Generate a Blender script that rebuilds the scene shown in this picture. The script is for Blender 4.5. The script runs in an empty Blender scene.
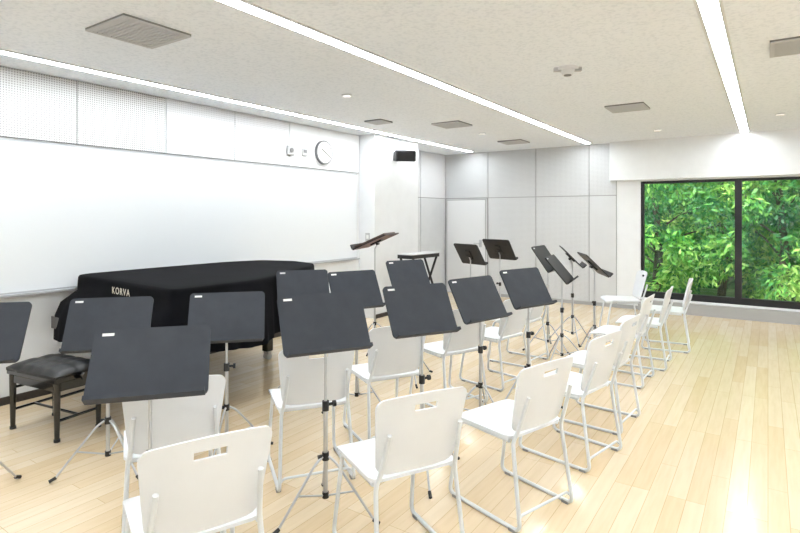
import bpy, math, random
import numpy as np
import mathutils
from mathutils import Vector, Matrix
random.seed(4)
S=bpy.context.scene
S.view_settings.view_transform='Standard'
S.view_settings.look='None'

# ------------------------------------------------------------ materials
def srgb(r,g,b):
    f=lambda c:(c/255/12.92) if c/255<=0.04045 else ((c/255+0.055)/1.055)**2.4
    return (f(r),f(g),f(b),1)
def mat(name,col,rough=.5,metal=0,coat=0,emit=None,es=0,spec=.5):
    m=bpy.data.materials.new(name); m.use_nodes=True
    b=m.node_tree.nodes['Principled BSDF']
    b.inputs['Base Color'].default_value=col
    b.inputs['Roughness'].default_value=rough
    b.inputs['Metallic'].default_value=metal
    b.inputs['Coat Weight'].default_value=coat
    b.inputs['Specular IOR Level'].default_value=spec
    if emit: 
        b.inputs['Emission Color'].default_value=emit
        b.inputs['Emission Strength'].default_value=es
    return m
def nodes(m): return m.node_tree.nodes, m.node_tree.links, m.node_tree.nodes['Principled BSDF']
def ramp(N,stops):
    r=N.new('ShaderNodeValToRGB'); e=r.color_ramp.elements
    e[0].position,e[0].color=stops[0]; e[1].position,e[1].color=stops[-1]
    for p,c in stops[1:-1]:
        x=e.new(p); x.color=c
    return r
def noisemat(name,c1,c2,scale,rough,detail=4,bump=0,coat=0,spec=.5,lo=.35,hi=.65):
    m=mat(name,c1,rough,coat=coat,spec=spec); N,L,b=nodes(m)
    tc=N.new('ShaderNodeTexCoord'); n=N.new('ShaderNodeTexNoise')
    n.inputs['Scale'].default_value=scale; n.inputs['Detail'].default_value=detail
    L.new(tc.outputs['Object'],n.inputs['Vector'])
    r=ramp(N,[(lo,c1),(hi,c2)]); L.new(n.outputs['Fac'],r.inputs['Fac']); L.new(r.outputs['Color'],b.inputs['Base Color'])
    if bump:
        bp=N.new('ShaderNodeBump'); bp.inputs['Strength'].default_value=bump; bp.inputs['Distance'].default_value=.01
        L.new(n.outputs['Fac'],bp.inputs['Height']); L.new(bp.outputs['Normal'],b.inputs['Normal'])
    return m
M={}
M['wall']=noisemat('wall_paint',srgb(230,232,234),srgb(233,235,237),6,.7)
M['wallgrey']=mat('wall_joint',srgb(150,150,152),.8)
M['ceil']=noisemat('ceiling_tile',srgb(229,234,241),srgb(241,245,251),40,.9,detail=8,bump=.1,lo=.34,hi=.52)
M['board']=mat('whiteboard_enamel',srgb(235,239,243),.18,spec=.5)
M['alu']=mat('aluminium_trim',srgb(190,192,196),.4,.3)
M['basebd']=noisemat('baseboard_dark',srgb(52,46,42),srgb(66,58,52),9,.5)
M['chair']=noisemat('chair_plastic',srgb(224,227,231),srgb(228,231,235),5,.36)
M['rod']=noisemat('chair_rod_paint',srgb(214,218,222),srgb(220,224,228),5,.3)
M['glide']=mat('glide_grey',srgb(150,150,150),.6)
M['desk']=noisemat('desk_charcoal',srgb(44,48,56),srgb(49,53,61),12,.6,spec=.35)
M['deskblack']=noisemat('desk_black',srgb(24,24,26),srgb(30,30,33),12,.5)
M['deskbrown']=noisemat('desk_underside_brown',srgb(84,50,42),srgb(104,64,52),14,.5)
M['paper']=mat('label_white',srgb(235,235,233),.7)
M['chrome']=mat('tube_steel',srgb(190,192,196),.3,.85)
M['blk']=mat('black_plastic',srgb(22,22,24),.45)
M['gloss']=mat('piano_black',srgb(10,10,12),.12,coat=.5)
M['leather']=mat('bench_leather',srgb(18,18,20),.35)
M['cover']=noisemat('velvet_cover',srgb(8,8,11),srgb(15,15,19),3,.95,spec=.12)
M['coverw']=mat('cover_lettering',srgb(205,200,185),.7)
M['led']=mat('led_diffuser',(1,1,1,1),.5,emit=(.92,.97,1,1),es=34)
M['dl']=mat('downlight_lens',(1,1,1,1),.5,emit=(1,.98,.95,1),es=1.0)
M['vent']=mat('vent_grey',srgb(188,188,190),.6)
M['ventd']=mat('vent_dark',srgb(120,120,120),.7)
M['rim']=mat('clock_rim',srgb(120,122,126),.4,.4)
M['frame']=mat('window_frame_dark',srgb(36,36,40),.4,.3)
M['sill']=mat('sill_grey',srgb(165,165,165),.5)
M['device']=mat('device_white',srgb(222,223,225),.4)
M['wood']=noisemat('score_cover',srgb(60,44,38),srgb(78,58,48),4,.4)
M['bark']=noisemat('bark',srgb(56,54,44),srgb(84,78,62),8,.9,bump=.5)

def perf(name,axis,base,dark,pitch=.022,thr=.06):
    m=mat(name,base,.75); N,L,b=nodes(m)
    tc=N.new('ShaderNodeTexCoord'); sp=N.new('ShaderNodeSeparateXYZ'); L.new(tc.outputs['Object'],sp.inputs[0])
    def fr(o):
        d=N.new('ShaderNodeMath'); d.operation='DIVIDE'; d.inputs[1].default_value=pitch; L.new(o,d.inputs[0])
        f=N.new('ShaderNodeMath'); f.operation='FRACT'; L.new(d.outputs[0],f.inputs[0])
        s=N.new('ShaderNodeMath'); s.operation='SUBTRACT'; s.inputs[1].default_value=.5; L.new(f.outputs[0],s.inputs[0])
        p=N.new('ShaderNodeMath'); p.operation='POWER'; p.inputs[1].default_value=2
        ab=N.new('ShaderNodeMath'); ab.operation='ABSOLUTE'; L.new(s.outputs[0],ab.inputs[0]); L.new(ab.outputs[0],p.inputs[0]); return p.outputs[0]
    a=fr(sp.outputs[axis]); c=fr(sp.outputs[2])
    ad=N.new('ShaderNodeMath'); ad.operation='ADD'; L.new(a,ad.inputs[0]); L.new(c,ad.inputs[1])
    lt=N.new('ShaderNodeMath'); lt.operation='LESS_THAN'; lt.inputs[1].default_value=thr; L.new(ad.outputs[0],lt.inputs[0])
    mx=N.new('ShaderNodeMix'); mx.data_type='RGBA'; L.new(lt.outputs[0],mx.inputs[0])
    mx.inputs[6].default_value=base; mx.inputs[7].default_value=dark
    L.new(mx.outputs[2],b.inputs['Base Color']); return m
M['perfL']=perf('perforated_panel_left',1,srgb(218,219,221),srgb(140,140,140),.020,.07)
M['perfL2']=perf('perforated_panel_side',1,srgb(224,225,228),srgb(198,198,200))
M['perfB']=perf('perforated_panel_back',0,srgb(206,208,210),srgb(176,176,178))
M['panelB']=noisemat('panel_back_plain',srgb(205,207,209),srgb(208,210,212),5,.7)

def floormat():
    m=mat('maple_floor',srgb(236,214,176),.2,coat=.25); N,L,b=nodes(m)
    b.inputs['Coat Roughness'].default_value=.08
    tc=N.new('ShaderNodeTexCoord'); mp=N.new('ShaderNodeMapping'); mp.inputs['Rotation'].default_value=(0,0,math.radians(90))
    L.new(tc.outputs['Object'],mp.inputs['Vector'])
    br=N.new('ShaderNodeTexBrick'); br.offset=.37; br.offset_frequency=3
    br.inputs['Color1'].default_value=srgb(231,213,185); br.inputs['Color2'].default_value=srgb(223,199,163)
    br.inputs['Mortar'].default_value=srgb(200,174,136); br.inputs['Scale'].default_value=1
    br.inputs['Mortar Size'].default_value=.0016; br.inputs['Brick Width'].default_value=1.1; br.inputs['Row Height'].default_value=.092
    br.inputs['Bias'].default_value=-.1
    L.new(mp.outputs[0],br.inputs['Vector'])
    m2=N.new('ShaderNodeMapping'); m2.inputs['Scale'].default_value=(14,1.2,1); L.new(tc.outputs['Object'],m2.inputs['Vector'])
    n=N.new('ShaderNodeTexNoise'); n.inputs['Scale'].default_value=2.5; n.inputs['Detail'].default_value=6; L.new(m2.outputs[0],n.inputs['Vector'])
    r=ramp(N,[(.3,(.92,.90,.86,1)),(.6,(1,1,1,1))]); L.new(n.outputs['Fac'],r.inputs['Fac'])
    mx=N.new('ShaderNodeMix'); mx.data_type='RGBA'; mx.blend_type='MULTIPLY'; mx.inputs[0].default_value=.8
    L.new(br.outputs['Color'],mx.inputs[6]); L.new(r.outputs['Color'],mx.inputs[7]); L.new(mx.outputs[2],b.inputs['Base Color'])
    return m
M['floor']=floormat()

def glassmat():
    m=bpy.data.materials.new('window_glass'); m.use_nodes=True; N=m.node_tree.nodes; L=m.node_tree.links
    N.remove(N['Principled BSDF']); out=N['Material Output']
    t=N.new('ShaderNodeBsdfTransparent'); t.inputs[0].default_value=(.94,.98,.97,1)
    g=N.new('ShaderNodeBsdfGlossy'); g.inputs['Roughness'].default_value=.01
    fr=N.new('ShaderNodeFresnel'); fr.inputs[0].default_value=1.45
    mx=N.new('ShaderNodeMixShader'); L.new(fr.outputs[0],mx.inputs[0]); L.new(t.outputs[0],mx.inputs[1]); L.new(g.outputs[0],mx.inputs[2])
    L.new(mx.outputs[0],out.inputs[0]); return m
M['glass']=glassmat()
def leafmat():
    m=mat('leaf_green',srgb(90,150,50),.5); N,L,b=nodes(m)
    ge=N.new('ShaderNodeNewGeometry'); tc=N.new('ShaderNodeTexCoord'); n=N.new('ShaderNodeTexNoise'); n.inputs['Scale'].default_value=.9; n.inputs['Detail'].default_value=2
    L.new(tc.outputs['Object'],n.inputs['Vector'])
    ad=N.new('ShaderNodeMath'); ad.operation='MULTIPLY_ADD'; ad.inputs[1].default_value=.45; L.new(ge.outputs['Random Per Island'],ad.inputs[0]); 
    s=N.new('ShaderNodeMath'); s.operation='MULTIPLY_ADD'; s.inputs[1].default_value=2.0; s.inputs[2].default_value=-.68; L.new(n.outputs['Fac'],s.inputs[0]); L.new(s.outputs[0],ad.inputs[2])
    r=ramp(N,[(0,srgb(34,94,68)),(.35,srgb(70,148,76)),(.65,srgb(132,194,86)),(1,srgb(206,232,128))]); L.new(ad.outputs[0],r.inputs['Fac'])
    L.new(r.outputs['Color'],b.inputs['Base Color'])
    tr=N.new('ShaderNodeBsdfTranslucent'); L.new(r.outputs['Color'],tr.inputs[0])
    mx=N.new('ShaderNodeMixShader'); mx.inputs[0].default_value=.35; L.new(b.outputs[0],mx.inputs[1]); L.new(tr.outputs[0],mx.inputs[2])
    L.new(mx.outputs[0],N['Material Output'].inputs[0]); return m
M['leaf']=leafmat()
M['hedge']=noisemat('hedge_green',srgb(24,78,48),srgb(70,142,72),7,.8,detail=8,bump=.8)
M['grass']=noisemat('grass',srgb(60,100,45),srgb(92,132,60),5,.9,detail=8)

# ------------------------------------------------------------ mesh builder
class B:
    def __init__(s): s.v=[]; s.f=[]; s.m=[]; s.sm=[]; s.mats=[]
    def mi(s,k):
        if k not in s.mats: s.mats.append(k)
        return s.mats.index(k)
    def add(s,vs,fs,k,smooth=False):
        o=len(s.v); s.v+= [tuple(v) for v in vs]; i=s.mi(k)
        for f in fs: s.f.append([o+a for a in f]); s.m.append(i); s.sm.append(smooth)
    def box(s,lo,hi,k,mx=None,bev=0):
        x0,y0,z0=lo; x1,y1,z1=hi
        if bev:
            b=bev
            def ring(z,i):
                return [(x0+i+b,y0+i,z),(x1-i-b,y0+i,z),(x1-i,y0+i+b,z),(x1-i,y1-i-b,z),(x1-i-b,y1-i,z),(x0+i+b,y1-i,z),(x0+i,y1-i-b,z),(x0+i,y0+i+b,z)]
            c=min(b*.6,(z1-z0)*.4)
            vs=ring(z0,c)+ring(z0+c,0)+ring(z1-c,0)+ring(z1,c); fs=[list(range(7,-1,-1)),list(range(24,32))]
            for r in range(3):
                for i in range(8): fs.append([r*8+i,r*8+(i+1)%8,(r+1)*8+(i+1)%8,(r+1)*8+i])
        else:
            vs=[(x0,y0,z0),(x1,y0,z0),(x1,y1,z0),(x0,y1,z0),(x0,y0,z1),(x1,y0,z1),(x1,y1,z1),(x0,y1,z1)]
            fs=[[0,3,2,1],[4,5,6,7],[0,1,5,4],[1,2,6,5],[2,3,7,6],[3,0,4,7]]
        if mx: vs=[mx@Vector(v) for v in vs]
        s.add(vs,fs,k)
    def tube(s,pts,r,k,n=10,mx=None,r2=None):
        pts=[Vector(p) for p in pts]
        if mx: pts=[mx@p for p in pts]
        T=[]
        for i in range(len(pts)):
            a=pts[max(0,i-1)]; b=pts[min(len(pts)-1,i+1)]; T.append((b-a).normalized())
        up=Vector((1,0,0)) if abs(T[0].x)<.9 else Vector((0,1,0))
        nrm=(up-T[0]*up.dot(T[0])).normalized(); vs=[]
        for i,p in enumerate(pts):
            nrm=(nrm-T[i]*nrm.dot(T[i])).normalized(); bi=T[i].cross(nrm)
            rr=r if r2 is None else r+(r2-r)*i/(len(pts)-1)
            for j in range(n):
                a=2*math.pi*j/n; vs.append(p+nrm*math.cos(a)*rr+bi*math.sin(a)*rr)
        fs=[]
        for i in range(len(pts)-1):
            for j in range(n): fs.append([i*n+j,i*n+(j+1)%n,(i+1)*n+(j+1)%n,(i+1)*n+j])
        s.add(vs,fs,k,True)
        s.add(vs[:n],[list(range(n-1,-1,-1))],k); s.add(vs[-n:],[list(range(n))],k)
    def sheet(s,P,nx,ny,k,off,mask=None):
        top=[Vector(P(i,j)) for j in range(ny) for i in range(nx)]
        bot=[top[j*nx+i]+Vector(off(i,j)) for j in range(ny) for i in range(nx)]
        o=len(top); fs=[]; ec={}
        for j in range(ny-1):
            for i in range(nx-1):
                if mask and mask(i,j): continue
                q=[j*nx+i,j*nx+i+1,(j+1)*nx+i+1,(j+1)*nx+i]; fs.append(q)
                for a in range(4):
                    e=(q[a],q[(a+1)%4]); ec[e]=1
        side=[]
        for (a,b) in ec:
            if (b,a) not in ec: side.append([b,a,a+o,b+o])
        s.add(top+bot,fs+[[x+o for x in reversed(q)] for q in fs],k,True)
        s.add(top+bot,side,k,False)
    def obj(s,name,loc=(0,0,0),rz=0,parent=None):
        me=bpy.data.meshes.new(name); me.from_pydata(s.v,[],s.f)
        for k in s.mats: me.materials.append(M[k])
        me.polygons.foreach_set('material_index',s.m); me.polygons.foreach_set('use_smooth',s.sm)
        import bmesh
        bm=bmesh.new(); bm.from_mesh(me)
        for v in [v for v in bm.verts if not v.link_faces]: bm.verts.remove(v)
        bm.to_mesh(me); bm.free(); me.update()
        o=bpy.data.objects.new(name,me); S.collection.objects.link(o); o.location=loc; o.rotation_euler=(0,0,rz)
        if parent: o.parent=parent
        return o
def fillet(pts,r,n=5):
    pts=[Vector(p) for p in pts]; out=[pts[0]]
    for i in range(1,len(pts)-1):
        a,b,c=pts[i-1],pts[i],pts[i+1]
        d1=min(r,(a-b).length*.45); d2=min(r,(c-b).length*.45)
        p=b+(a-b).normalized()*d1; q=b+(c-b).normalized()*d2
        for t in range(n+1):
            t/=n; out.append(p*(1-t)**2+b*2*t*(1-t)+q*t*t)
    out.append(pts[-1]); return out
def simple(name,lo,hi,k,bev=0):
    b=B(); b.box(lo,hi,k,bev=bev); return b.obj(name)

# ------------------------------------------------------------ room shell
CZ=2.76; XL=-5.15; YB=9.55; XR=3.2; YF=-3.0
simple('floor',(-5.7,YF-.2,-.12),(XR+.2,YB+.2,0),'floor')
simple('ceiling',(-5.7,YF-.2,CZ),(XR+.2,YB+.25,CZ+.25),'ceil')
simple('wall_left',(-5.7,YF-.2,0),(XL,6.45,CZ),'wall')
simple('wall_left_rear',(-5.7,6.45,0),(-5.4,YB+.2,CZ),'wall')
simple('wall_right',(XR,YF-.2,0),(XR+.2,YB+.25,CZ),'wall')
simple('wall_front',(-5.15,YF-.2,0),(XR,YF,CZ),'wall')
WX0=-1.73; WX1=2.6; WZ0=.20; WZ1=2.10
b=B()
b.box((-5.4,YB,0),(WX0,YB+.2,CZ),'wall')
b.box((WX1,YB,0),(XR,YB+.2,CZ),'wall')
b.box((WX0,YB,WZ1),(WX1,YB+.2,CZ),'wall')
b.box((WX0,YB,0),(WX1,YB+.2,WZ0),'wall')
b.obj('wall_back')
b=B(); b.box((-5.4,6.45,0),(-4.85,7.65,CZ),'wall'); b.obj('wall_pillar')
simple('wall_bulkhead',(-2.18,YB-.16,2.12),(XR,YB,CZ),'wall')
simple('trim_window_sill',(WX0-.02,YB-.10,.0),(WX1,YB,.17),'sill')
simple('baseboard_left',(XL,YF,0),(XL+.012,6.45,.065),'basebd')
simple('baseboard_pillar',(-4.85,6.45,0),(-4.84,7.65,.06),'basebd')
simple('baseboard_back',(-4.45,YB-.028,0),(WX0-.03,YB-.014,.06),'sill')

b=B()
b.box((XL,YF,2.185),(XL+.006,6.44,CZ),'wallgrey')
ys=[2.376+.87*i for i in range(-6,4)]+[6.436]
for a,c in zip(ys[:-1],ys[1:]):
    b.box((XL+.006,a+.005,2.19),(XL+.018,c-.005,CZ-.004),'perfL' if c<3.4 else ('perfL2' if c<5.0 else 'wall'))
b.obj('trim_acoustic_panel_left')
b=B(); xs=[-5.39,-4.45,-3.5,-2.55,-2.1]
b.box((-5.39,YB-.006,0),(-2.10,YB,CZ),'wallgrey')
for i,(a,c) in enumerate(zip(xs[:-1],xs[1:])):
    b.box((a+.007,YB-.016,1.888),(c-.007,YB-.006,CZ-.004),'perfB')
    if i>0: b.box((a+.007,YB-.016,0.0),(c-.007,YB-.006,1.874),'perfB' if i<3 else 'panelB')
b.obj('trim_acoustic_panel_back')
b=B(); 
b.box((-5.4,7.66,0),(-5.396,YB-.02,CZ),'wallgrey')
b.box((-5.396,7.67,1.888),(-5.385,8.58,CZ-.004),'perfL2'); b.box((-5.396,8.60,1.888),(-5.385,9.52,CZ-.004),'perfL2')
b.box((-5.396,7.67,.01),(-5.385,8.58,1.874),'panelB'); b.box((-5.396,8.60,.01),(-5.385,9.52,1.874),'panelB')
b.obj('trim_acoustic_panel_side')
b=B()
b.box((-5.36,YB-.03,0),(-4.47,YB-.007,1.87),'panelB')
b.box((-5.34,YB-.032,.01),(-4.49,YB-.03,1.855),'wallgrey')
b.box((-5.33,YB-.042,.015),(-4.50,YB-.032,1.842),'device')
b.box((-4.62,YB-.055,.93),(-4.57,YB-.042,1.07),'chrome')
b.tube([(-4.595,YB-.05,1.0),(-4.595,YB-.09,1.0)],.009,'chrome'); b.tube([(-4.595,YB-.09,1.0),(-4.72,YB-.09,1.0)],.008,'chrome')
b.obj('door_1')

b=B(); e=.002
b.box((XL+e,-.9,.90),(XL+.02,6.38,2.17),'alu')
b.box((XL+.02,-.88,.915),(XL+.026,6.365,2.155),'board')
b.box((XL+.02,-.9,.885),(XL+.075,6.38,.902),'alu')
b.obj('whiteboard')

def window(name,x0,x1):
    b=B(); y0=YB+.03; y1=YB+.12; w=.045
    b.box((x0,y0,WZ0),(x0+w,y1,WZ1),'frame'); b.box((x1-w,y0,WZ0),(x1,y1,WZ1),'frame')
    b.box((x0+w,y0,WZ0),(x1-w,y1,WZ0+.10),'frame'); b.box((x0+w,y0,WZ1-.04),(x1-w,y1,WZ1),'frame')
    b.box((x0+w,y0+.03,WZ0+.10),(x1-w,y0+.036,WZ1-.04),'glass')
    return b.obj(name)
window('window_1',WX0,-.37); window('window_2',-.37,1.1); window('window_3',1.1,WX1)

# ------------------------------------------------------------ ceiling fixtures
def strip(x):
    b=B(); w=.048
    b.box((x-w,-2.6,CZ-.006),(x+w,9.30,CZ),'led')
    b.box((x-w-.02,-2.62,CZ-.010),(x-w,9.32,CZ),'device'); b.box((x+w,-2.62,CZ-.010),(x+w+.02,9.32,CZ),'device')
    b.obj('ceiling_light_strip')
for x in (-4.68,-2.50,-.28,1.93): strip(x)  # rightmost strip is out of view, added for extra room light
def vent(x,y,s,k='vent'):
    b=B(); h=s/2; z=CZ
    b.box((-h,-h,z-.012),(h,h,z),'ventd')
    f=.03
    b.box((-h,-h,z-.02),(h,-h+f,z-.012),k); b.box((-h,h-f,z-.02),(h,h,z-.012),k)
    b.box((-h,-h+f,z-.02),(-h+f,h-f,z-.012),k); b.box((h-f,-h+f,z-.02),(h,h-f,z-.012),k)
    n=max(6,int(s/.035))
    for i in range(n):
        yy=-h+f+(s-2*f)*(i+.5)/n
        b.box((-h+f,yy-.011,z-.018),(h-f,yy+.011,z-.012),k)
    b.obj('ceiling_vent',(x,y,0))
vent(-3.42,1.97,.46); vent(-1.30,6.43,.40); vent(-3.47,6.32,.40); vent(-3.46,8.4,.40); vent(.22,4.75,.42); vent(-4.15,5.6,.26)
def down(x,y,r=.055):
    b=B(); n=24
    b.tube([(0,0,CZ),(0,0,CZ-.012)],r,'device',n); b.tube([(0,0,CZ-.012),(0,0,CZ-.014)],r*.72,'dl',n)
    b.obj('downlight',(x,y,0))
for x,y in ((-3.51,4.2),(-3.5,7.3),(.12,7.9),(-1.3,8.4),(-1.33,2.6)): down(x,y)
b=B(); b.tube([(0,0,CZ),(0,0,CZ-.02)],.085,'device',28); b.tube([(0,0,CZ-.02),(0,0,CZ-.06)],.06,'device',28,r2=.04)
b.tube([(0,0,CZ-.06),(0,0,CZ-.066)],.03,'ventd',20); b.box((-.11,-.02,CZ-.03),(.11,.02,CZ),'vent'); b.obj('smoke_detector',(-1.36,4.44,0),.5)

b=B(); mx=Matrix.Translation((XL+.02,5.62,2.42))@Matrix.Rotation(math.radians(90),4,'Y')
b.tube([(0,0,0),(0,0,.035)],.165,'rim',40,mx=mx); b.tube([(0,0,.035),(0,0,.039)],.148,'paper',40,mx=mx)
for h in range(12):
    m2=mx@Matrix.Rotation(math.radians(30*h),4,'Z'); b.box((-.005,.11,.039),(.005,.135,.041),'blk',mx=m2)
for ang,l,w in ((60,.08,.007),(-120,.11,.005)):
    m2=mx@Matrix.Rotation(math.radians(ang+90),4,'Z'); b.box((-w,-.015,.041),(w,l,.044),'blk',mx=m2)
b.obj('wall_clock')
b=B(); b.box((XL+.018,4.93,2.33),(XL+.05,5.05,2.45),'vent',bev=.01); b.tube([(XL+.05,4.99,2.39),(XL+.06,4.99,2.39)],.03,'ventd',16); b.obj('wall_sensor')
b=B(); b.box((XL+.018,5.2,2.34),(XL+.04,5.3,2.44),'vent',bev=.008); b.box((XL+.04,5.22,2.38),(XL+.042,5.28,2.42),'ventd'); b.obj('thermostat')
b=B(); mx=Matrix.Translation((-4.66,6.98,2.47))@Matrix.Rotation(math.radians(45),4,'Z')@Matrix.Rotation(math.radians(10),4,'X')
b.box((-.16,-.08,-.085),(.16,.08,.085),'blk',mx=mx,bev=.02)
b.box((-.145,-.086,-.073),(.145,-.08,.073),'deskblack',mx=mx)
b.tube([(-4.66,6.98,2.47),(-4.84,7.0,2.47)],.018,'blk'); b.box((-4.85,6.93,2.40),(-4.835,7.07,2.54),'blk')
b.obj('wall_speaker')
b=B(); b.box((-5.02,6.438,1.16),(-4.94,6.45,1.28),'vent'); b.box((-5.0,6.434,1.19),(-4.96,6.438,1.25),'paper'); b.obj('light_switch')

# ------------------------------------------------------------ stacking chair
def chairmesh():
    b=B()
    zs=[.465,.470,.480,.50,.53,.58,.63,.68,.715,.730,.758,.772,.785,.795,.801,.804]
    ss=[-1,-.985,-.94,-.86,-.75,-.6,-.42,-.25,-.12,0,.12,.25,.42,.6,.75,.86,.94,.985,1]
    def P(i,j):
        z=zs[j]; v=(z-.465)/(.339)
        hw=.190+.034*v; r=.045
        dt=.804-z; db=z-.465
        for d in (dt,db):
            if d<r: hw=hw-r+math.sqrt(max(0,r*r-(r-d)**2))
        x=ss[i]*hw
        zz=z+.012*(1-(ss[i])**2)*v
        y=-.215-.085*v-.030*(1-(x/.22)**2)+.03
        return (x,y,zz)
    slot=lambda i,j: j==9 and 7<=i<=10
    b.sheet(P,len(ss),len(zs),'chair',lambda i,j:(0,-.011,0),slot)
    ts=[0,.01,.04,.10,.2,.35,.5,.65,.8,.9,.96,.99,1]
    def Q(i,j):
        t=ts[j]; y=-.215+.43*t; r=.05; hw=.212+.008*t
        for d in (t*.43,(1-t)*.43):
            if d<r: hw=hw-r+math.sqrt(max(0,r*r-(r-d)**2))
        x=ss[i]*hw
        z=.452-.012*math.cos(x/.21*math.pi/2)*math.sin(math.pi*t)
        if t>.8: z-=.018*((t-.8)/.2)**2
        return (x,y,z)
    b.sheet(Q,len(ss),len(ts),'chair',lambda i,j:(0,0,-.013))
    for s in (-1,1):
        x=s*.195
        path=[(s*.17,-.292,.66),(s*.185,-.232,.47),(x,-.212,.425),(s*.215,-.275,.011),(s*.215,.225,.011),(x,.155,.425),(x,-.19,.425)]
        b.tube(fillet(path,.045),.0105,'rod',8)
        b.box((s*.215-.013,.15,0),(s*.215+.013,.19,.014),'glide'); b.box((s*.215-.013,-.25,0),(s*.215+.013,-.21,.014),'glide')
    b.tube([(-.195,.14,.424),(.195,.14,.424)],.008,'rod',8); b.tube([(-.195,-.17,.424),(.195,-.17,.424)],.008,'rod',8)
    b.tube(fillet([(-.214,-.262,.05),(-.19,-.255,.075),(.19,-.255,.075),(.214,-.262,.05)],.02),.0075,'rod',8)
    return b
cm=None
def chair(bx,by,al):
    global cm
    a=math.radians(al); F=(-math.sin(a),math.cos(a)); loc=(bx+F[0]*.28,by+F[1]*.28,0)
    if cm is None:
        o=chairmesh().obj('stacking_chair',loc,a); cm=o.data
    else:
        o=bpy.data.objects.new('stacking_chair',cm); S.collection.objects.link(o); o.location=loc; o.rotation_euler=(0,0,a)
for c in [(-1.55,1.14,67),(-1.19,1.93,62),(-.92,2.69,72),(-.83,3.52,78),(-.82,4.22,85),(-.90,5.40,88),(-.83,6.12,92),(-.74,7.03,97),(-1.36,7.65,115),
          (-2.22,1.45,60),(-2.11,2.27,55),(-2.05,3.0,60),(-1.98,3.87,68),(-1.86,4.62,78),(-1.95,5.45,85)]:
    chair(*c)

# ------------------------------------------------------------ music stands
def stand(x,y,al,h,tilt=30,W=.475,H=.34,k='desk',kb='desk',legrot=0,label=True,paper=False,name='music_stand'):
    b=B(); t=math.radians(tilt)
    mx=Matrix.Translation((0,.02,h))@Matrix.Rotation(-t,4,'X')
    r=.025; n=5; out=[]
    for cx,cz,a0 in ((W/2-r,H/2-r,0),(-W/2+r,H/2-r,90),(-W/2+r,-H/2+r,180),(W/2-r,-H/2+r,270)):
        for i in range(n+1):
            a=math.radians(a0+90*i/n); out.append((cx+r*math.cos(a),cz+r*math.sin(a)))
    m=len(out)
    vf=[mx@Vector((p[0],-.006,p[1])) for p in out]; vb=[mx@Vector((p[0],.006,p[1])) for p in out]
    b.add(vf,[list(range(m))],k); b.add(vb,[list(range(m-1,-1,-1))],kb)
    b.add(vf+vb,[[i,i+m,(i+1)%m+m,(i+1)%m] for i in range(m)],k)
    b.box((-W/2+.01,-.055,-H/2-.004),(W/2-.01,-.006,-H/2+.006),k,mx=mx); b.box((-W/2+.01,-.058,-H/2-.004),(W/2-.01,-.052,-H/2+.014),k,mx=mx)
    if label: b.box((-W/2+.03,-.0072,H/2-.030),(-W/2+.075,-.0062,H/2-.018),'paper',mx=mx)
    if paper: 
        b.box((-W/2+.06,-.03,-H/2+.012),(W/2-.08,-.0065,H/2-.03),'wood',mx=mx)
    b.box((-.045,.006,-.07),(.045,.022,.07),'blk',mx=mx); 
    b.tube([(-.035,.035,h-.03),(.035,.035,h-.03)],.014,'blk')
    b.tube([(0,.035,h-.02),(0,.0,h-.09),(0,0,h-.14)],.008,'chrome',8)
    zc=.57 if h<1.15 else .7
    b.tube([(0,0,zc-.05),(0,0,h-.12)],.0075,'chrome',10); b.tube([(0,0,.09),(0,0,zc)],.0115,'chrome',12)
    b.tube([(0,0,zc-.03),(0,0,zc+.02)],.018,'blk',12); b.tube([(0,0,zc),(.045,0,zc)],.008,'blk',8); b.tube([(.04,0,zc-.0),(.055,0,zc)],.016,'blk',10)
    b.tube([(0,0,.285),(0,0,.325)],.018,'blk',12); b.tube([(0,0,.305),(-.04,0,.305)],.011,'blk',8)
    b.tube([(0,0,.09),(0,0,.12)],.017,'blk',12)
    for i in range(3):
        a=math.radians(legrot+120*i); c,s=math.cos(a),math.sin(a)
        b.tube(fillet([(c*.018,s*.018,.305),(c*.06,s*.06,.28),(c*.28,s*.28,.012)],.03),.0065,'chrome',8)
        b.tube([(c*.018,s*.018,.105),(c*.16,s*.16,.15)],.005,'chrome',6)
        b.tube([(c*.265,s*.265,.026),(c*.30,s*.30,.0105)],.010,'blk',8)
    return b.obj(name,(x,y,0),math.radians(al))
stand(-2.08,1.245,50,.945,tilt=38,W=.455,H=.31,legrot=20)
stand(-1.89,2.09,60,.99,W=.46,H=.32,legrot=75)
stand(-1.715,2.75,61,.98,W=.435,H=.32,legrot=10)
ST=[(-1.74,3.60,75,.935,30),(-1.63,4.27,71,.95,50),(-2.90,2.26,47,.885,15),(-3.31,1.71,47,.885,80)]
for x,y,al,h,lr in ST: stand(x,y,al,h,legrot=lr)
stand(-3.27,3.34,52,.93,W=.44,H=.32,legrot=20)
stand(-2.74,3.40,65,.945,W=.43,H=.33,legrot=60)
stand(-3.50,1.10,47,.915,legrot=70)
stand(-2.80,4.27,66,.985,W=.42,H=.30,legrot=10)
for x,y,al,h,lr,ti in [(-2.09,6.08,92,1.05,10,35),(-1.765,5.57,98,.99,40,40),(-1.98,6.66,112,1.04,70,45),(-1.6,6.2,118,1.0,20,45)]:
    stand(x,y,al,h,tilt=ti,k='deskblack',kb='deskblack',legrot=lr)
for x,y,al,h,lr in [(-3.16,7.17,165,1.06,10),(-3.46,6.84,160,1.0,50)]:
    stand(x,y,al,h,tilt=32,W=.48,H=.34,k='deskblack',kb='deskblack',legrot=lr)
stand(-3.73,4.96,-70,1.25,tilt=66,W=.60,H=.42,k='deskblack',kb='deskbrown',label=False,paper=True,name='conductor_stand')

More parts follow.
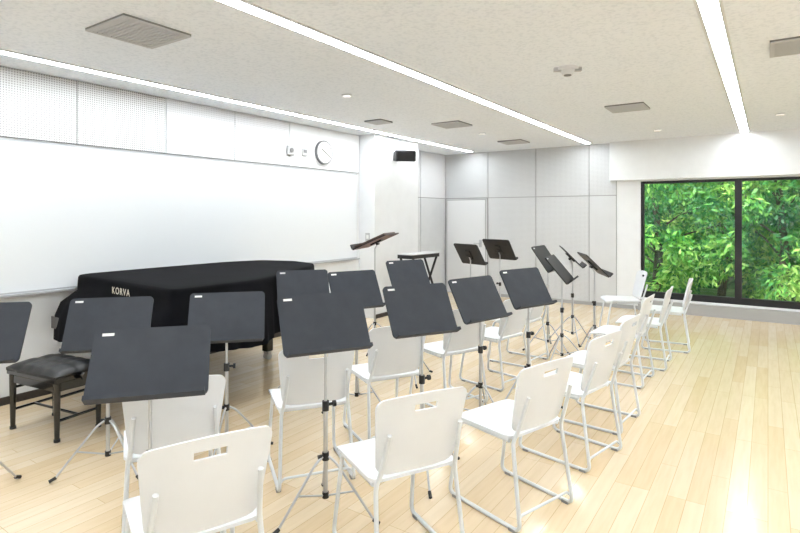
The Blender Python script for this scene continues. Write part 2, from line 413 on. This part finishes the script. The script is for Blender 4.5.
# ------------------------------------------------------------ grand piano with cover
px=[(-3.40,2.2),(-3.38,2.9),(-3.52,3.35),(-3.74,3.75),(-3.86,4.05),(-4.06,4.32),(-4.45,4.42),(-4.85,4.28),(-5.0,3.9),(-5.03,3.2),(-5.03,2.4),(-5.0,2.3)]
def outline(n=220):
    P=[Vector((a,c,0)) for a,c in px]; N=len(P); segs=[(P[(i+1)%N]-P[i]).length for i in range(N)]; tot=sum(segs); out=[]
    for q in range(n):
        d=tot*q/n; i=0
        while d>segs[i]: d-=segs[i]; i+=1
        out.append(P[i].lerp(P[(i+1)%N],d/segs[i]))
    for _ in range(6): out=[(out[i-1]+out[i]*2+out[(i+1)%n])/4 for i in range(n)]
    return out
O=outline(); n=len(O); cen=Vector((-4.3,3.2,0))
nor=[]
for i in range(n):
    t=(O[(i+1)%n]-O[i-1]).normalized(); nor.append(Vector((t.y,-t.x,0)))
b=B()
ztop=1.03
vs=[cen+Vector((0,0,ztop))]
for sc in (.3,.6,.85,.97):
    for i in range(n):
        q=cen.lerp(O[i],sc); q.z=ztop+.004*math.sin(q.x*5+q.y*3)*(1-sc); vs.append(q)
levels=[(ztop-.004,-.010,0),(ztop-.02,.0,0),(ztop-.06,.004,.0),(ztop-.13,.010,.15),(ztop-.22,.02,.5),(ztop-.32,.03,.8),(ztop-.42,.036,1),(ztop-.50,.04,1.1)]
for z,off,fa in levels:
    for i in range(n):
        p=O[i]; nn=nor[i]
        front=max(0,-nn.y)**2 if p.y<2.6 else 0
        w=fa*(.020*math.sin(i*.55+1.1*math.sin(i*.13))+.010*math.sin(i*1.3))*(1-.6*front)
        ex=0
        if front>.3: ex=.16*front*min(1,max(0,(ztop-.14-z)/.10))
        if p.x<-4.98: w*=.3; 
        q=p+nn*(off+w+ex); q.x=max(q.x,-5.07)
        q.z=z+(.02*math.sin(i*.21)*fa if fa>1 else 0)
        vs.append(q)
fs=[[0,1+i,1+(i+1)%n] for i in range(n)]
for r in range(4+len(levels)-1):
    for i in range(n): fs.append([1+r*n+i,1+(r+1)*n+i,1+(r+1)*n+(i+1)%n,1+r*n+(i+1)%n])
b.add(vs,fs,'cover',True)
inn=[p-nor[i]*.03 for i,p in enumerate(O)]
bv=[Vector((p.x,p.y,.62)) for p in inn]+[Vector((p.x,p.y,.98)) for p in inn]
b.add(bv,[list(range(n-1,-1,-1)),list(range(n,2*n))]+[[i,(i+1)%n,n+(i+1)%n,n+i] for i in range(n)],'gloss')
b.box((-4.98,2.10,.60),(-3.46,2.5,.70),'gloss')
for lx,ly in ((-3.62,2.42),(-4.85,2.45),(-4.45,4.0)):
    b.box((lx-.07,ly-.07,.50),(lx+.07,ly+.07,.62),'gloss',bev=.015); b.box((lx-.045,ly-.045,.09),(lx+.045,ly+.045,.50),'gloss',bev=.01)
    b.tube([(lx-.03,ly,.035),(lx+.03,ly,.035)],.035,'chrome',16); b.box((lx-.035,ly-.02,.05),(lx+.035,ly+.02,.09),'chrome')
b.box((-4.40,2.42,.12),(-4.12,2.50,.17),'gloss')
for s in (-.09,.09): b.tube([(-4.26+s,2.46,.15),(-4.26+s,2.46,.62)],.014,'gloss')
for s in (-.07,0,.07): b.box((-4.275+s,2.32,.10),(-4.245+s,2.44,.115),'chrome')
piano=b.obj('grand_piano')
tx=bpy.data.curves.new('cover_lettering','FONT'); tx.body='KORVA'; tx.size=.075; tx.extrude=.001; tx.align_x='CENTER'; tx.space_character=1.25
tx.materials.append(M['coverw'])
to=bpy.data.objects.new('cover_lettering',tx); S.collection.objects.link(to); to.location=(-4.12,2.225,.935); to.rotation_euler=(math.radians(90),0,math.radians(-3.6)); to.parent=piano

b=B(); w,d=.29,.18
b.box((-w,-d,.40),(w,d,.445),'gloss',bev=.01)
nx,ny=25,17
def BP(i,j):
    u=i/(nx-1)*2-1; v=j/(ny-1)*2-1
    e=(1-abs(u)**8)*(1-abs(v)**8)
    puff=.016*abs(math.sin(u*math.pi*2.5)*math.sin(v*math.pi*1.5))**.5
    return (u*w,v*d,.45+.035*e+puff*e)
b.sheet(BP,nx,ny,'leather',lambda i,j:(0,0,-.02))
for sx in (-1,1):
    for sy in (-1,1):
        b.tube([(sx*(w-.03),sy*(d-.03),.40),(sx*(w-.03),sy*(d-.03),.02)],.024,'gloss',12,r2=.016); b.tube([(sx*(w-.03),sy*(d-.03),.02),(sx*(w-.03),sy*(d-.03),0)],.02,'blk',12)
    b.tube([(sx*(w-.03),-d+.03,.14),(sx*(w-.03),d-.03,.14)],.010,'gloss'); b.tube([(sx*w,0,.42),(sx*(w+.03),0,.42)],.012,'gloss'); b.tube([(sx*(w+.03),0,.42),(sx*(w+.05),0,.42)],.025,'gloss',14)
    b.tube([(sx*(w-.03),-d+.03,.30),(sx*(w-.03),d-.03,.30)],.010,'gloss')
b.tube([(-w+.03,0,.14),(w-.03,0,.14)],.010,'gloss')
b.box((-w+.02,-d+.02,.34),(w-.02,d-.02,.40),'gloss')
b.obj('piano_bench',(-4.29,1.84,0),math.radians(8))

b=B()
b.box((-.15,-.36,.955),(.15,.36,.968),'vent',bev=.01); b.box((-.14,-.35,.90),(.14,.35,.955),'blk')
for sy in (-.30,.30):
    b.tube([(-.13,sy,.93),(.22,sy,.015)],.018,'blk'); b.tube([(.13,sy,.93),(-.22,sy,.015)],.018,'blk')
for sx in (-.22,.22): b.tube([(sx,-.34,.018),(sx,.34,.018)],.018,'blk')
b.obj('folding_table',(-4.42,7.0,0),math.radians(-4))

# ------------------------------------------------------------ outdoors
simple('ground_outside',(-30,YB+.3,-.6),(30,60,-.4),'grass')
def tree(x,y,h,rad,nl,seed):
    rng=np.random.default_rng(seed)
    b=B(); b.tube(fillet([(0,0,-.4),(.08,.05,.8),(-.05,.1,h*.55),(.1,0,h*.85)],.2),.09,'bark',10,r2=.04)
    for i in range(7):
        a=rng.uniform(0,6.28); z=rng.uniform(.2,h*.7); L=rad*rng.uniform(.5,.85)
        b.tube([(0,0,z),(math.cos(a)*L*.5,math.sin(a)*L*.5,z+.35),(math.cos(a)*L,math.sin(a)*L,z+.55)],.025,'bark',6,r2=.01)
    nc=70; cl=[]
    for i in range(nc):
        a=rng.uniform(0,6.28); rr=rad*math.sqrt(rng.uniform(.05,1)); z=rng.uniform(-.2,h)
        f=math.sqrt(max(.1,1-(abs(z-h*.45)/(h*.62))**2)); cl.append((math.cos(a)*rr*f,math.sin(a)*rr*f*.8,z,rng.uniform(.22,.45)))
    cl=np.array(cl); ci=rng.integers(0,nc,nl); d=rng.normal(size=(nl,3)); d/=np.linalg.norm(d,axis=1)[:,None]
    c=cl[ci,:3]+d*cl[ci,3:4]*rng.uniform(.5,1.05,size=(nl,1))
    t=d*.6+rng.normal(size=(nl,3))*.6+np.array([0,0,-.5]); t/=np.linalg.norm(t,axis=1)[:,None]
    s=np.cross(t,rng.normal(size=(nl,3))); s/=np.linalg.norm(s,axis=1)[:,None]
    l=rng.uniform(.05,.09,size=(nl,1)); w=l*.36
    V=np.stack([c-t*l,c+s*w,c+t*l,c-s*w],axis=1).reshape(-1,3)
    o=len(b.v); b.v+=V.tolist(); k=b.mi('leaf')
    for i in range(nl): b.f.append([o+4*i,o+4*i+1,o+4*i+2,o+4*i+3])
    b.m+=[k]*nl; b.sm+=[False]*nl
    return b.obj('tree',(x,y,0))
for i,(x,y,h,r) in enumerate([(-4.2,12.9,4.2,1.5),(-2.0,12.6,4.4,1.5),(.2,12.9,4.2,1.5),(2.3,12.7,4.2,1.5),(4.6,13.0,4.2,1.5),(-.9,14.6,5.0,1.6),(1.6,14.6,5.0,1.6),(-3.4,14.8,5,1.6)]):
    tree(x,y,h,r,11500,20+i)
b=B(); nx,nz=90,36
def HP(i,j):
    x=-16+32*i/(nx-1); z=-.5+6.5*j/(nz-1)
    d=mathutils.noise.noise(Vector((x*.9,z*.9,3)))*.7+mathutils.noise.noise(Vector((x*2.6,z*2.6,8)))*.3
    return (x,16.6-d,z)
b.sheet(HP,nx,nz,'hedge',lambda i,j:(0,.8,0)); b.obj('hedge')

w=bpy.data.worlds.new('sky'); S.world=w; w.use_nodes=True; bg=w.node_tree.nodes['Background']
bg.inputs[0].default_value=(.80,.90,1,1); bg.inputs[1].default_value=3.2
sl=bpy.data.lights.new('sun','SUN'); sl.energy=8; sl.angle=.02; sl.color=(1,.97,.88)
so=bpy.data.objects.new('sun',sl); S.collection.objects.link(so)
so.rotation_euler=Vector((.25,.55,-.85)).to_track_quat('-Z','Y').to_euler()

# ------------------------------------------------------------ camera
cd=bpy.data.cameras.new('camera'); cd.sensor_width=36; cd.lens=36*540/800; cd.shift_y=-(266.5-215)/800; cd.clip_start=.02
co=bpy.data.objects.new('camera',cd); S.collection.objects.link(co); co.location=(0,0,1.55); co.rotation_euler=(math.radians(90),0,math.atan2(368,540))
S.camera=co
